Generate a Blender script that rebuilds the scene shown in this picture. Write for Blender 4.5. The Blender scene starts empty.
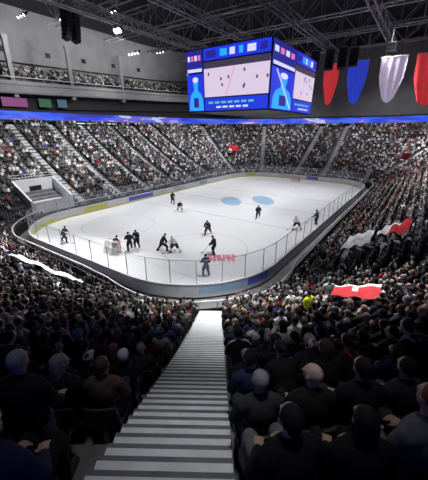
import bpy, bmesh, math, random
import numpy as np
from mathutils import Vector, Matrix
R = math.radians
rnd = random.Random(7)
SC = bpy.context.scene
COL = SC.collection
PI = math.pi

# ------------------------------------------------------------------ camera
CAM = (-43.0, -24.2, 11.7); YAW = 34.8; PITCH = 20.7; FPX = 292.0
cd = bpy.data.cameras.new('camera'); cam = bpy.data.objects.new('camera', cd); COL.objects.link(cam)
cam.location = CAM; cam.rotation_euler = (R(90 - PITCH), 0, R(YAW - 90))
cd.sensor_fit = 'HORIZONTAL'; cd.sensor_width = 36; cd.lens = 36 * FPX / 428; cd.clip_start = 0.05; cd.clip_end = 500
SC.camera = cam
SC.view_settings.view_transform = 'Standard'; SC.view_settings.look = 'None'; SC.view_settings.exposure = 0

# ------------------------------------------------------------------ materials
def mat(name, col=(.5, .5, .5), rough=.6, metal=0, emit=None, estr=1, noise=0, nscale=8, alpha=1, trans=0, spec=.5, objcol=False, attr=None):
    m = bpy.data.materials.new(name); m.use_nodes = True; nt = m.node_tree; b = nt.nodes['Principled BSDF']
    b.inputs['Base Color'].default_value = (*col, 1); b.inputs['Roughness'].default_value = rough
    b.inputs['Metallic'].default_value = metal; b.inputs['Alpha'].default_value = alpha
    b.inputs['Transmission Weight'].default_value = trans; b.inputs['Specular IOR Level'].default_value = spec
    src = None
    if objcol:
        n = nt.nodes.new('ShaderNodeObjectInfo'); src = n.outputs['Color']
    if attr:
        n = nt.nodes.new('ShaderNodeAttribute'); n.attribute_name = attr; src = n.outputs['Color']
    if noise:
        tc = nt.nodes.new('ShaderNodeTexCoord'); nz = nt.nodes.new('ShaderNodeTexNoise'); nz.inputs['Scale'].default_value = nscale
        nz.inputs['Detail'].default_value = 4
        nt.links.new(tc.outputs['Object'], nz.inputs['Vector'])
        mr = nt.nodes.new('ShaderNodeMapRange'); mr.inputs['From Min'].default_value = .3; mr.inputs['From Max'].default_value = .7
        mr.inputs['To Min'].default_value = 1 - noise; mr.inputs['To Max'].default_value = 1 + noise
        nt.links.new(nz.outputs['Fac'], mr.inputs['Value'])
        mx = nt.nodes.new('ShaderNodeVectorMath'); mx.operation = 'SCALE'
        if src: nt.links.new(src, mx.inputs[0])
        else: mx.inputs[0].default_value = col
        nt.links.new(mr.outputs['Result'], mx.inputs['Scale']); src = mx.outputs['Vector']
    if src: nt.links.new(src, b.inputs['Base Color'])
    if emit:
        b.inputs['Emission Color'].default_value = (*emit, 1); b.inputs['Emission Strength'].default_value = estr
    return m
M = {}
M['concrete'] = mat('concrete', (.16, .16, .165), .85, noise=.25, nscale=1.5)
M['stair'] = mat('stair_concrete', (.16, .165, .175), .8, noise=.2, nscale=3)
M['nosing'] = mat('stair_nosing', (.72, .745, .78), .7, noise=.12, nscale=4)
M['dark'] = mat('dark_paint', (.012, .012, .014), .7, noise=.3, nscale=2)
M['black'] = mat('black_plastic', (.006, .006, .007), .5, noise=.2, nscale=5)
M['wall'] = mat('grey_cladding', (.30, .30, .305), .8, noise=.12, nscale=.4)
M['endwall'] = mat('end_cladding', (.13, .13, .135), .8, noise=.12, nscale=.4)
M['steel'] = mat('roof_steel', (.3, .3, .31), .5, .3, noise=.3, nscale=1)
M['rail'] = mat('pale_rail', (.55, .55, .57), .5, noise=.1, nscale=3)
M['board'] = mat('white_board', (.62, .63, .65), .45, noise=.08, nscale=.8)
M['boardback'] = mat('board_back', (.5, .51, .54), .6, noise=.1, nscale=.8)
M['yellow'] = mat('yellow_kickplate', (.62, .58, .10), .5, noise=.1, nscale=2)
M['blueboard'] = mat('blue_advert', (.10, .12, .55), .5, noise=.1, nscale=2)
M['paleblue'] = mat('pale_blue_advert', (.28, .40, .55), .5, noise=.1, nscale=2)
M['seat'] = mat('seat_plastic', (.02, .02, .023), .5, noise=.15, nscale=6)
M['fabric'] = mat('fabric', rough=.9, objcol=True, noise=.22, nscale=14, spec=.2)
M['skin'] = mat('skin', rough=.55, objcol=True, noise=.06, nscale=20, spec=.3)
M['hair'] = mat('hair', rough=.75, objcol=True, noise=.3, nscale=60, spec=.3)
M['crowd'] = mat('crowd_clothing', rough=.85, attr='tint', noise=.12, nscale=3, spec=.2)
M['glass'] = mat('rink_glass', (.9, .95, 1), .05, alpha=.07, noise=.03, nscale=.5)
M['post'] = mat('glass_post', (.35, .36, .38), .4, .5, noise=.1, nscale=5)
M['red'] = mat('red_cloth', (.55, .02, .03), .8, noise=.15, nscale=3)
M['white'] = mat('white_cloth', (.8, .8, .8), .8, noise=.06, nscale=3)
M['net'] = mat('goal_net', (.6, .6, .6), .8, alpha=.45, noise=.1, nscale=30)
M['goalred'] = mat('goal_red', (.6, .03, .03), .4, noise=.1, nscale=10)
M['wood'] = mat('stick_wood', (.10, .07, .05), .6, noise=.2, nscale=12)
def ban(name, c, e=.25): return mat(name, c, .8, emit=c, estr=e, noise=.15, nscale=.6)  # cloth glows in its own colour, light put into the material
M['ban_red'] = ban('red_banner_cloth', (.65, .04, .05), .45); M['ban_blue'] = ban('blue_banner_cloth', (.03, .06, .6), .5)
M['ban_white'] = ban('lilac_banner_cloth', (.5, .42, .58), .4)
def em(name, c, s): return mat(name, (.02, .02, .02), .4, emit=c, estr=s, noise=.1, nscale=3)
M['e_blue'] = em('screen_blue', (.015, .04, .75), 1); M['e_navy'] = em('screen_navy', (.02, .02, .28), 1)
M['e_cyan'] = em('screen_cyan', (.02, .38, 1), 1.1); M['e_white'] = em('screen_white', (.65, .65, .95), 1.1)
M['e_pink'] = em('screen_ice_picture', (.72, .60, .78), 1); M['e_rose'] = em('screen_rose', (.8, .18, .45), 1)
M['e_teal'] = em('screen_teal', (.12, .5, .55), 1); M['e_dark'] = em('screen_dark', (.05, .04, .08), 1)
M['e_lamp'] = em('lamp_lens', (1, 1, 1), 6); M['e_strip'] = em('strip_lamp', (.85, 1, .9), 1.2)
M['e_mag'] = em('screen_magenta', (.28, .06, .22), .8); M['e_skyl'] = em('screen_slate', (.05, .12, .2), .8); M['e_green'] = em('screen_green', (.02, .12, .05), .8)

# ribbon: animated-looking LED band, procedural along its length (object space)
def ribbon_mat():
    m = bpy.data.materials.new('led_ribbon'); m.use_nodes = True; nt = m.node_tree; b = nt.nodes['Principled BSDF']
    b.inputs['Base Color'].default_value = (.01, .01, .02, 1)
    tc = nt.nodes.new('ShaderNodeTexCoord'); mp = nt.nodes.new('ShaderNodeMapping'); mp.inputs['Scale'].default_value = (.11, .11, 0.5)
    nz = nt.nodes.new('ShaderNodeTexNoise'); nz.inputs['Scale'].default_value = 1.0; nz.inputs['Detail'].default_value = 2
    nt.links.new(tc.outputs['Object'], mp.inputs['Vector']); nt.links.new(mp.outputs['Vector'], nz.inputs['Vector'])
    cr = nt.nodes.new('ShaderNodeValToRGB'); e = cr.color_ramp.elements
    e[0].position = .3; e[0].color = (.03, .02, .32, 1); e[1].position = .44; e[1].color = (.015, .06, .75, 1)
    for p, c in ((.53, (.05, .16, .9, 1)), (.58, (.16, .06, .5, 1)), (.64, (.6, .6, .95, 1)), (.72, (.06, .3, .65, 1))):
        q = e.new(p); q.color = c
    nt.links.new(nz.outputs['Fac'], cr.inputs['Fac']); nt.links.new(cr.outputs['Color'], b.inputs['Emission Color'])
    b.inputs['Emission Strength'].default_value = 1.0
    return m
M['ribbon'] = ribbon_mat()
def ice_mat():
    m = mat('ice', (.74, .745, .76), .28, noise=.05, nscale=.12, spec=.5); return m
M['ice'] = ice_mat()
M['mk_blue'] = mat('ice_blue_logo', (.30, .45, .62), .3, noise=.15, nscale=.6)
M['mk_red'] = mat('ice_red_print', (.72, .20, .25), .3, noise=.1, nscale=.6)
M['mk_line'] = mat('ice_faint_line', (.52, .53, .58), .3, noise=.1, nscale=.6)
M['mk_yel'] = mat('ice_yellow_tint', (.66, .67, .46), .3, noise=.1, nscale=.6)

# ------------------------------------------------------------------ mesh helpers
class MB:
    def __init__(s): s.v = []; s.f = []; s.mi = []
    def add(s, vs, fs, mi=0):
        n = len(s.v); s.v += [tuple(v) for v in vs]; s.f += [tuple(i + n for i in f) for f in fs]; s.mi += [mi] * len(fs)
    def box(s, c, d, rz=0, mi=0, tilt=0):
        x, y, z = [k / 2 for k in d]; m = Matrix.Translation(c) @ Matrix.Rotation(rz, 4, 'Z') @ Matrix.Rotation(tilt, 4, 'Y')
        vs = [m @ Vector((a * x, b * y, e * z)) for e in (-1, 1) for a, b in ((-1, -1), (1, -1), (1, 1), (-1, 1))]
        s.add(vs, [(3, 2, 1, 0), (4, 5, 6, 7), (0, 1, 5, 4), (1, 2, 6, 5), (2, 3, 7, 6), (3, 0, 4, 7)], mi)
    def bar(s, a, b, r, n=6, r2=None, mi=0):
        a, b = Vector(a), Vector(b); d = (b - a).normalized(); u = d.orthogonal().normalized(); w = d.cross(u); r2 = r if r2 is None else r2
        vs = [a + (u * math.cos(t) + w * math.sin(t)) * r for t in [2 * PI * k / n for k in range(n)]] + \
             [b + (u * math.cos(t) + w * math.sin(t)) * r2 for t in [2 * PI * k / n for k in range(n)]]
        s.add(vs, [(k, (k + 1) % n, n + (k + 1) % n, n + k) for k in range(n)] + [tuple(range(n))[::-1], tuple(range(n, 2 * n))], mi)
    def quad(s, a, b, c, d, mi=0): s.add([a, b, c, d], [(0, 1, 2, 3)], mi)
    def build(s, name, m, parent=None, smooth=False, loc=None):
        me = bpy.data.meshes.new(name); me.from_pydata(s.v, [], s.f)
        for q in (m if isinstance(m, (list, tuple)) else [m]): me.materials.append(q)
        if any(s.mi): me.polygons.foreach_set('material_index', s.mi)
        if smooth: me.polygons.foreach_set('use_smooth', [True] * len(me.polygons))
        me.update(); o = bpy.data.objects.new(name, me); COL.objects.link(o)
        if parent: o.parent = parent
        if loc: o.location = loc
        return o
def tag(o, label=None, cat=None, group=None, kind=None):
    if label: o['label'] = label
    if cat: o['category'] = cat
    if group: o['group'] = group
    if kind: o['kind'] = kind
    return o
def struct(o): o['kind'] = 'structure'; return o
def empty(name, loc=(0, 0, 0), rz=0):
    o = bpy.data.objects.new(name, None); COL.objects.link(o); o.location = loc; o.rotation_euler = (0, 0, rz); o.empty_display_size = .2; return o

# ------------------------------------------------------------------ bowl geometry
RL, RW, RC = 60.0, 31.0, 8.5         # rink length, width, corner radius
def ringpt(o, s):
    """point of the rounded rectangle at offset o; s = arc parameter 0..8 (even = straight, odd = corner)"""
    hx, hy = RL / 2 - RC, RW / 2 - RC; r = RC + o
    k = int(s) % 8; t = s - int(s)
    if k == 0: return (-hx + 2 * hx * t, hy + r, 0, 1)             # far long side (+y)
    if k == 1: a = R(90 - 90 * t); return (hx + r * math.cos(a), hy + r * math.sin(a), math.cos(a), math.sin(a))
    if k == 2: return (hx + r, hy - 2 * hy * t, 1, 0)              # far end (+x)
    if k == 3: a = R(-90 * t); return (hx + r * math.cos(a), -hy + r * math.sin(a), math.cos(a), math.sin(a))
    if k == 4: return (hx - 2 * hx * t, -hy - r, 0, -1)            # near long side (-y)
    if k == 5: a = R(-90 - 90 * t); return (-hx + r * math.cos(a), -hy + r * math.sin(a), math.cos(a), math.sin(a))
    if k == 6: return (-hx - r, -hy + 2 * hy * t, -1, 0)           # near end (-x)
    a = R(180 - 90 * t); return (-hx + r * math.cos(a), hy + r * math.sin(a), math.cos(a), math.sin(a))
def ringS(nc=20, ns=4, s0=0, s1=8):
    out = []
    for k in range(int(s0), int(s1)):
        n = nc if k % 2 else ns
        out += [k + j / n for j in range(n)]
    return out
def seclen(o, k): return [43, (RC + o) * PI / 2, 14, (RC + o) * PI / 2][k % 4]
def omin(s):
    t = max(0, 1 - abs(s - 5.5) / .62); t = t * t * (3 - 2 * t); return 1.65 + 1.6 * min(1, t * 1.25)
def sweep(mb, prof, ss, closed=True, mi=0, zf=None, om=False):
    """prof: list of (offset, z)"""
    n = len(prof); vs = []
    for s in ss:
        for (o, z) in prof:
            x, y, _, _ = ringpt(max(o, omin(s)) if om else o + (omin(s) if om is None else 0), s); vs.append((x, y, z + (zf(x) if zf else 0)))
    m = len(ss); fs = []
    for i in range(m if closed else m - 1):
        j = (i + 1) % m
        for k in range(n - 1): fs.append((i * n + k, j * n + k, j * n + k + 1, i * n + k + 1))
    mb.add(vs, fs, mi)

NROW = 25; TREAD = .8; RISE = .42; O0 = 3.7; Z0 = 1.0
def row_o(k): return O0 + TREAD * k         # front edge of the tread
def row_z(k): return Z0 + .38 * k + .00385 * k * k
def offset_of(x, y):
    hx, hy = RL / 2 - RC, RW / 2 - RC
    dx, dy = max(abs(x) - hx, 0), max(abs(y) - hy, 0)
    return math.hypot(dx, dy) - RC
AY = R(33.6); AU = (math.cos(AY), math.sin(AY)); AN = (-math.sin(AY), math.cos(AY))   # the near aisle
def aisle_tn(x, y):
    dx, dy = x - CAM[0], y - CAM[1]; return dx * AU[0] + dy * AU[1], dx * AN[0] + dy * AN[1]
A_L, A_R = 1.24, -.16                       # aisle edges (left positive)

# floor, ice
f = MB(); f.box((0, 0, -.26), (150, 120, .2)); struct(f.build('floor', M['concrete']))
ice = MB(); ss = ringS(20, 1); ice.add([(*ringpt(0, s)[:2], 0) for s in ss], [tuple(range(len(ss)))[::-1]])
ice.add([(*ringpt(.05, s)[:2], -.15) for s in ss], [])
ICE = struct(ice.build('floor_ice', M['ice']))
def flat(name, m, pts, z=.006):
    q = MB(); q.add([(x, y, z) for x, y in pts], [tuple(range(len(pts)))]); return q.build(name, m, ICE)
def ringflat(name, m, cx, cy, r, w=.09, z=.006):
    q = MB(); n = 48
    q.add([(cx + (r + d) * math.cos(2 * PI * k / n), cy + (r + d) * math.sin(2 * PI * k / n), z) for k in range(n) for d in (0, w)],
          [(2 * k, 2 * k + 1, (2 * k + 3) % (2 * n), (2 * k + 2) % (2 * n)) for k in range(n)])
    return q.build(name, m, ICE)
for x, nm in ((-9, 'blue_line'), (9, 'blue_line'), (0, 'centre_line')):
    flat(nm, M['mk_line'], [(x - .15, -15.4), (x + .15, -15.4), (x + .15, 15.4), (x - .15, 15.4)])
for x in (-26, 26): flat('goal_line', M['mk_line'], [(x - .04, -14.6), (x + .04, -14.6), (x + .04, 14.6), (x - .04, 14.6)])
for x in (-20, 20):
    for y in (-7, 7): ringflat('faceoff_circle', M['mk_line'], x, y, 4.5)
ringflat('centre_circle', M['mk_line'], 0, 0, 4.5)
def disc(cx, cy, rx, ry, rz=0, n=24):
    return [(cx + rx * math.cos(t) * math.cos(rz) - ry * math.sin(t) * math.sin(rz), cy + rx * math.cos(t) * math.sin(rz) + ry * math.sin(t) * math.cos(rz)) for t in [2 * PI * k / n for k in range(n)]]
flat('blue_ice_logo', M['mk_blue'], disc(.1, 2.1, 3.4, 1.7, R(40)), .008); flat('blue_ice_logo', M['mk_blue'], disc(3.9, -2.2, 3.6, 1.8, R(40)), .008)
# red lettering-like print in the near corner of the ice, and yellow tint under the kickplate
q = MB(); ca, sa = math.cos(R(-55)), math.sin(R(-55))
for i, (w, h) in enumerate(((.35, 1.9), (.3, 1.9), (.35, 1.9), (.18, 1.9), (.35, 1.9), (.3, 1.9))):
    cx, cy = -1.2 + i * .46, 0
    for (dx, dy, ww, hh) in ((0, 0, w * .95, h * (.95 if i % 2 else .8)), (.2, h * (.2 if i % 2 else -.15), .14, h * .3)):
        ps = [(cx + dx + a * ww / 2, cy + dy + b * hh / 2) for a, b in ((-1, -1), (1, -1), (1, 1), (-1, 1))]
        q.add([(-21.2 + px * ca - py * sa, -10.0 + px * sa + py * ca, .01) for px, py in ps], [(0, 1, 2, 3)])
q.build('red_ice_print', M['mk_red'], ICE)
# dasher boards
bd = MB(); full = ringS(24, 18)
sweep(bd, [(0, .22), (0, 1.02)], full); sweep(bd, [(.16, 1.06), (.16, 0)], full, mi=1); sweep(bd, [(0, 1.02), (-.02, 1.03), (-.02, 1.1), (.2, 1.1), (.2, 1.04), (.16, 1.04)], full, mi=2)
BOARDS = struct(bd.build('wall_boards', [M['board'], M['boardback'], M['rail']]))
k_ = MB(); sweep(k_, [(-.02, 0), (-.02, .22), (0, .22)], full); k_.build('kickplate', M['yellow'], BOARDS)
def advert(s0, s1, m, off=-.012, z0=.3, z1=.95, n=8):
    a = MB(); sweep(a, [(off, z0), (off, z1)], [s0 + (s1 - s0) * i / n for i in range(n + 1)], False); return a.build('advert_panel', m, BOARDS)
advert(.24, .37, M['blueboard']); advert(.05, .14, M['yellow']); advert(.5, .58, M['boardback']); advert(.7, .76, M['paleblue'])
advert(2.1, 2.35, M['boardback']); advert(2.6, 2.8, M['blueboard']); advert(1.4, 1.6, M['yellow'])
advert(7.3, 7.8, M['yellow'], -.012, .22, .5); advert(5.28, 5.56, M['paleblue'], .175, .35, .95); advert(5.1, 5.27, M['blueboard'], .175, .35, .95)
# far corner banner on the boards: pale corner
# glass panels: one thing each, pane + post
def glass_panel(x0, y0, x1, y1, label, group):
    L = math.hypot(x1 - x0, y1 - y0); a = math.atan2(y1 - y0, x1 - x0)
    e = empty('glass_panel', (x0, y0, 1.1), a); tag(e, label, 'rink glass', group)
    key = round(L, 2)
    if key not in GP:
        p = MB(); p.box((L / 2, 0, .95), (L - .06, .015, 1.8)); o1 = p.build('pane', M['glass'], e)
        p = MB(); p.box((0, 0, .95), (.045, .05, 1.9)); p.box((L / 2, 0, 1.87), (L, .03, .03)); o2 = p.build('post', M['post'], e); GP[key] = (o1, o2)
    else:
        for o in GP[key]: c = o.copy(); COL.objects.link(c); c.parent = e
GP = {}
names = {0: 'far long side below the main stand', 1: 'far left bend', 2: 'far end', 3: 'far right bend', 4: 'near right side', 5: 'near bend below the stairs', 6: 'near left end', 7: 'left bend'}
for k in range(8):
    n = {0: 18, 1: 7, 2: 6, 3: 7, 4: 18, 5: 7, 6: 6, 7: 7}[k]
    for j in range(n):
        a = ringpt(.08, k + j / n); b = ringpt(.08, k + (j + 1) / n if j < n - 1 else (k + 1) % 8)
        glass_panel(a[0], a[1], b[0], b[1], 'clear glass panel on the boards of the ' + names[k], 'glass panels, ' + names[k])

# seating bowl: terraces, front wall, rail
KF = -2
tr = MB(); prof = [(O0 - 2.2, -.1), (O0 - 2.2, row_z(KF))]
for k in range(KF, NROW):
    if k > KF: prof.append((row_o(k), row_z(k)))
    prof.append((row_o(k + 1), row_z(k)))
prof += [(row_o(NROW), row_z(NROW - 1) + .1), (row_o(NROW) + 3, row_z(NROW - 1) + .1)]
sweep(tr, prof, ringS(32, 4), om=True); struct(tr.build('floor_terrace', M['concrete']))
fw = MB(); sweep(fw, [(-.06, 0), (-.06, 1.05), (.0, 1.05)], ringS(32, 4), om=None); FW = struct(fw.build('wall_front', M['dark']))
rl = MB(); sweep(rl, [(-.08, 1.5), (-.08, 1.6), (0, 1.6), (0, 1.5), (-.08, 1.5)], ringS(32, 4), om=None)
for s in [i * .0625 for i in range(128)]:
    x, y, _, _ = ringpt(omin(s) - .04, s); rl.box((x, y, 1.25), (.04, .04, .5))
struct(rl.build('trim_1', M['rail']))

# aisles on the terraces (other than the one the picture is taken from)
AIS = []
def stair_strip(s, w=1.0, k0=0, k1=NROW, name='aisle_stairs', label=None):
    st = MB(); 
    for k in range(k0, k1):
        for h in (0, 1):
            o = row_o(k) + h * .4; z = row_z(k) + (0.2 if h else 0) + .02
            x, y, nx, ny = ringpt(o + .2, s); a = math.atan2(ny, nx)
            st.box((x, y, z - .1), (.4, w, .24), a); x, y, _, _ = ringpt(o + .06, s); st.box((x, y, z + .03), (.12, w, .03), a, 1)
    AIS.append((s, w)); return tag(st.build(name, [M['rail'], M['nosing']]), label, 'stairs', None)
aisle_s = [(x + 21.5) / 43 for x in (-17.3, -10.2, -3.6, 3.5, 10.5, 17.6)]
ords = ['first', 'second', 'third', 'fourth', 'fifth', 'sixth']
for i, s in enumerate(aisle_s): stair_strip(s, 1.0, label='pale stair aisle running up the far long stand, %s from its left end' % ords[i])
stair_strip(1.30, label='pale stair aisle in the far left bend, nearer the long stand'); stair_strip(1.72, label='pale stair aisle in the far left bend, nearer the far end')
stair_strip(2.28, label='stair aisle in the far end stand, left one'); stair_strip(2.8, label='stair aisle in the far end stand, right one')
stair_strip(3.5, label='stair aisle in the far right bend'); stair_strip(7.5, label='stair aisle in the left bend beside the pale entrance block')
for i, s in enumerate((4.12, 4.32, 4.54, 4.78)): stair_strip(s, label='stair aisle down the near right stand among red shirted fans, %s from the far end' % ords[i])
for i, s in enumerate((6.75, 6.2)): stair_strip(s, label='stair aisle down the near left stand, %s' % ['farther one', 'one closer to the steps in front'][i])

# the near aisle
ST = struct(empty('trim_stairs', (CAM[0], CAM[1], 0), AY)); ST.name = 'trim_2'
st = MB(); ns = MB(); stepw = A_L - A_R
def aisle_z(t):   # terrace height under the aisle at distance t
    x, y = CAM[0] + AU[0] * t + AN[0] * .45, CAM[1] + AU[1] * t + AN[1] * .45
    return row_z((offset_of(x, y) - O0) / TREAD)
t = -1.2; SD = .222
while True:
    z = aisle_z(t) + .10
    if offset_of(CAM[0] + AU[0] * t, CAM[1] + AU[1] * t) < O0 - .1: break
    st.box((t, (A_L + A_R) / 2, z - .3), (SD, stepw, .6)); ns.box((t - SD / 2 + .26 * SD * 1.9, (A_L + A_R) / 2, z + .006), (SD * .45, stepw - .02, .02))
    t += SD
st.build('step', M['stair'], ST); ns.build('nosing', M['nosing'], ST)
TEND = t

# concourse back wall, ribbon board, upper shell
zr = row_z(NROW - 1)
bw = MB(); sweep(bw, [(row_o(NROW) + 3, zr), (row_o(NROW) + 3, 18)], ringS(24, 2)); struct(bw.build('wall_concourse', M['dark']))
OR = row_o(NROW) + .3
rb = MB(); sweep(rb, [(OR, 13.45), (OR, 14.95)], ringS(24, 2)); tag(rb.build('ribbon_board', M['ribbon']), 'long glowing blue LED ribbon board around the arena above the lower stands', 'led board')
rt_ = MB(); sweep(rt_, [(OR + 3, 13.0), (OR + .02, 13.0), (OR - .03, 13.2), (OR - .03, 13.4), (OR + .05, 13.4), (OR + .05, 15.0), (OR - .03, 15.0), (OR - .03, 15.35), (OR + 3, 15.4)], ringS(24, 2)); struct(rt_.build('trim_3', M['dark']))
cw = MB(); cw.box((20, 28.35, 12.95), (2, .01, .01))
# end wall and side wall
def zf(x): return max(-1.2, min(2.2, (x + 17) / 47 * 1.5))
w = MB(); sweep(w, [(OR + 2, 15.3), (OR + 2, 33)], ringS(24, 2, 2, 4) + [4.0], False); sweep(w, [(OR + 2, 15.3), (OR + 2, 33)], [1 + i / 24 for i in range(14, 25)], False)
struct(w.build('wall_far_end', M['endwall']))
w = MB(); sweep(w, [(OR + 2, 15.3), (OR + 2, 33)], [4 + i / 4 for i in range(4)] + [5 + i / 24 for i in range(24)] + [6 + i / 4 for i in range(4)] + [7, 7.25, 7.5], False)
struct(w.build('wall_behind', M['dark']))
# upper deck over the far long side
us = [7.5 + i / 16 for i in range(8)] + [i / 8 for i in range(8)] + [1 + i / 24 for i in range(0, 15)]
def swp(name, prof, m, kind=True, zz=zf):
    b_ = MB(); sweep(b_, prof, us, False, 0, zz); o = b_.build(name, m); return struct(o) if kind else o
swp('wall_suites', [(OR + 2.2, 15.3), (OR + 2.2, 18.4)], M['dark'])
swp('trim_4', [(OR + 3, 17.9), (OR + .3, 17.9), (OR + .2, 18.2), (OR + .2, 19.3), (OR + .0, 19.35), (OR + .0, 19.95), (OR + .5, 20.0)], M['wall'])
swp('trim_5', [(OR + .0, 20.5), (OR + .0, 20.62), (OR + .08, 20.62), (OR + .08, 20.5), (OR + .0, 20.5)], M['rail'])
up = [(OR + .5, 20.0)]
for k in range(9): up += [(OR + .7 + .75 * k, 20 + .34 * k), (OR + .7 + .75 * (k + 1), 20 + .34 * k)]
swp('floor_upper_deck', up, M['concrete'])
swp('wall_left', [(OR + 7.5, 22.6), (OR + 7.5, 34)], M['wall'])
swp('ceiling_soffit', [(OR + 7.5, 23.9), (OR + 6.9, 23.9), (OR + 6.9, 24.1), (OR + 7.5, 24.15)], M['dark'])
# round dark vents in the wall and pale columns
for i, x in enumerate((-21, -12.5, -3.5, 5, 13.5, 22, 29)):
    v = MB(); z = 26.2 + zf(x); y = 15.5 + OR + 7.45
    v.box((x, y, z), (1.0, .12, .9)); v.box((x, y - .1, z), (.8, .1, .1)); v.box((x, y - .1, z + .25), (.8, .1, .1)); v.box((x, y - .1, z - .25), (.8, .1, .1))
    tag(v.build('wall_vent', M['black']), 'small dark vent in the grey upper wall, %s from the left' % (ords + ['seventh'])[i], 'vent', 'vents in the grey upper wall')
for i, x in enumerate((-14.5, -3.0, 10.3)):
    c = empty('wall_column', (x, 15.5 + OR + .9, 0)); tag(c, 'tall pale square column rising from the upper deck edge, %s from the left' % ords[i], 'column')
    q = MB(); q.box((0, 0, 22 + zf(x)), (.75, .6, 9.5)); q.build('shaft', M['wall'], c); q = MB(); q.box((0, 0, 26.9 + zf(x)), (1.0, .8, .5)); q.build('capital', M['wall'], c)
# suite screens along the left, small coloured displays behind glass
for i, (x, w_, m, cn) in enumerate(((-24, 3.2, 'e_skyl', 'slate blue'), (-19.2, 2.4, 'e_skyl', 'dim teal'), (-14.8, 4.6, 'e_mag', 'purple pink'), (-9.2, 2.6, 'e_green', 'dark green'), (-5.6, 2.2, 'e_skyl', 'dark blue'))):
    e = empty('suite_screen', (x, 15.5 + OR + 1.3, 15.5 + zf(x))); tag(e, '%s lit display in the upper suites above the blue ribbon at left' % cn, 'screen')
    q = MB(); q.box((0, 0, .95), (w_, .1, 1.7)); q.build('frame', M['black'], e)
    q = MB(); q.quad((-w_ / 2 + .1, -.06, .2), (w_ / 2 - .1, -.06, .2), (w_ / 2 - .1, -.06, 1.7), (-w_ / 2 + .1, -.06, 1.7)); q.build('display', M[m], e)
# roof
rf = MB(); rf.box((0, 4, 34.2), (150, 130, .4)); struct(rf.build('ceiling', M['dark']))
def truss(p0, p1, h, wd, n, m=None):
    """box truss from p0 to p1, height h"""
    p0, p1 = Vector(p0), Vector(p1); d = (p1 - p0); side = Vector((-d.y, d.x, 0)).normalized() * wd / 2
    b_ = MB(); w_ = MB()
    for sgn in (-1, 1):
        for zz in (0, h): b_.bar(p0 + side * sgn + Vector((0, 0, zz)), p1 + side * sgn + Vector((0, 0, zz)), .13, 5)
        for k in range(n):
            a = p0 + d * (k / n) + side * sgn; c = p0 + d * ((k + 1) / n) + side * sgn
            u, v = (0, h) if k % 2 else (h, 0)
            w_.bar(a + Vector((0, 0, u)), c + Vector((0, 0, v)), .075, 4); w_.bar(a, a + Vector((0, 0, h)), .06, 4)
    for k in range(n + 1):
        a = p0 + d * (k / n); w_.bar(a + side, a - side, .06, 4); w_.bar(a + side + Vector((0, 0, h)), a - side + Vector((0, 0, h)), .06, 4)
    return b_, w_
TR = [(x, 'x') for x in (-20, -8, 4, 16, 28, 40)]
for i, (x, _) in enumerate(TR):
    e = empty('roof_truss', (0, 0, 0)); tag(e, 'dark steel lattice truss crossing under the roof, %s from the near end' % ords[i], 'truss', 'roof trusses')
    b_, w_ = truss((x, -40, 29.3), (x, 36, 29.3), 3.6, 1.6, 22); b_.build('chord', M['steel'], e); w_.build('lattice', M['steel'], e)
for i, y in enumerate((-26, -14, -2, 10, 22)):
    e = empty('roof_truss', (0, 0, 0)); tag(e, 'thin dark truss running lengthwise under the roof, %s from the right' % ords[i], 'truss', 'lengthwise roof trusses')
    b_, w_ = truss((-28, y, 28.0), (50, y, 28.0), 1.4, 1.0, 30); b_.build('chord', M['steel'], e); w_.build('lattice', M['steel'], e)
# hanging lamps
def lamp(x, y, z, label, n=3, big=.35, mat_='e_lamp'):
    e = empty('hanging_floodlight', (x, y, z)); tag(e, label, 'floodlight')
    q = MB(); q.bar((0, 0, 0), (0, 0, 29 - z if z < 28.5 else .8), .06, 6); q.box((0, 0, 0), (.2, n * .9, .15)); q.build('hanger', M['steel'], e)
    for k in range(n):
        yy = (k - (n - 1) / 2) * .9
        q = MB(); q.bar((0, yy, -.1), (-.5, yy, -.5), big * .6, 10, big); h = q.build('lamp_housing', M['black'], e)
        q = MB(); q.bar((-.5, yy, -.5), (-.53, yy, -.53), big * .9, 10); q.build('lens', M[mat_], h)
LAMPS = [(-4.2, 22, 27.6, 'brightest hanging floodlight cluster, upper left of the arena', 2, .5), (-4.2, 22.5, 30.2, 'floodlight pair above the brightest cluster, upper left', 2, .22),
         (-15.5, 30, 28.2, 'small floodlight row near the left wall top', 3, .2), (-9, 30, 29.2, 'single floodlight high beside the left wall', 1, .35),
         (-8.5, 30, 27.6, 'floodlight pair under the single lamp near the left wall', 2, .3), (6, 30, 27.0, 'row of four small floodlights above the middle of the left wall', 4, .25),
         (14, 30, 28.6, 'small hanging floodlight left of the scoreboard', 3, .16)]
for a in LAMPS: lamp(*a)
# vertical lit mast above the brightest lamp
e = empty('lighting_mast', (-3.9, 22.6, 28)); tag(e, 'slim pale vertical mast with cross arms above the brightest floodlights', 'mast')
q = MB(); q.bar((0, 0, 0), (0, 0, 5.8), .12, 6); q.build('pole', M['rail'], e)
for zz in (1.6, 3.4, 5.0):
    q = MB(); q.bar((-1.0, 1.0, zz), (1.0, -1.0, zz), .07, 5); q.build('cross_arm', M['rail'], e)
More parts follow.
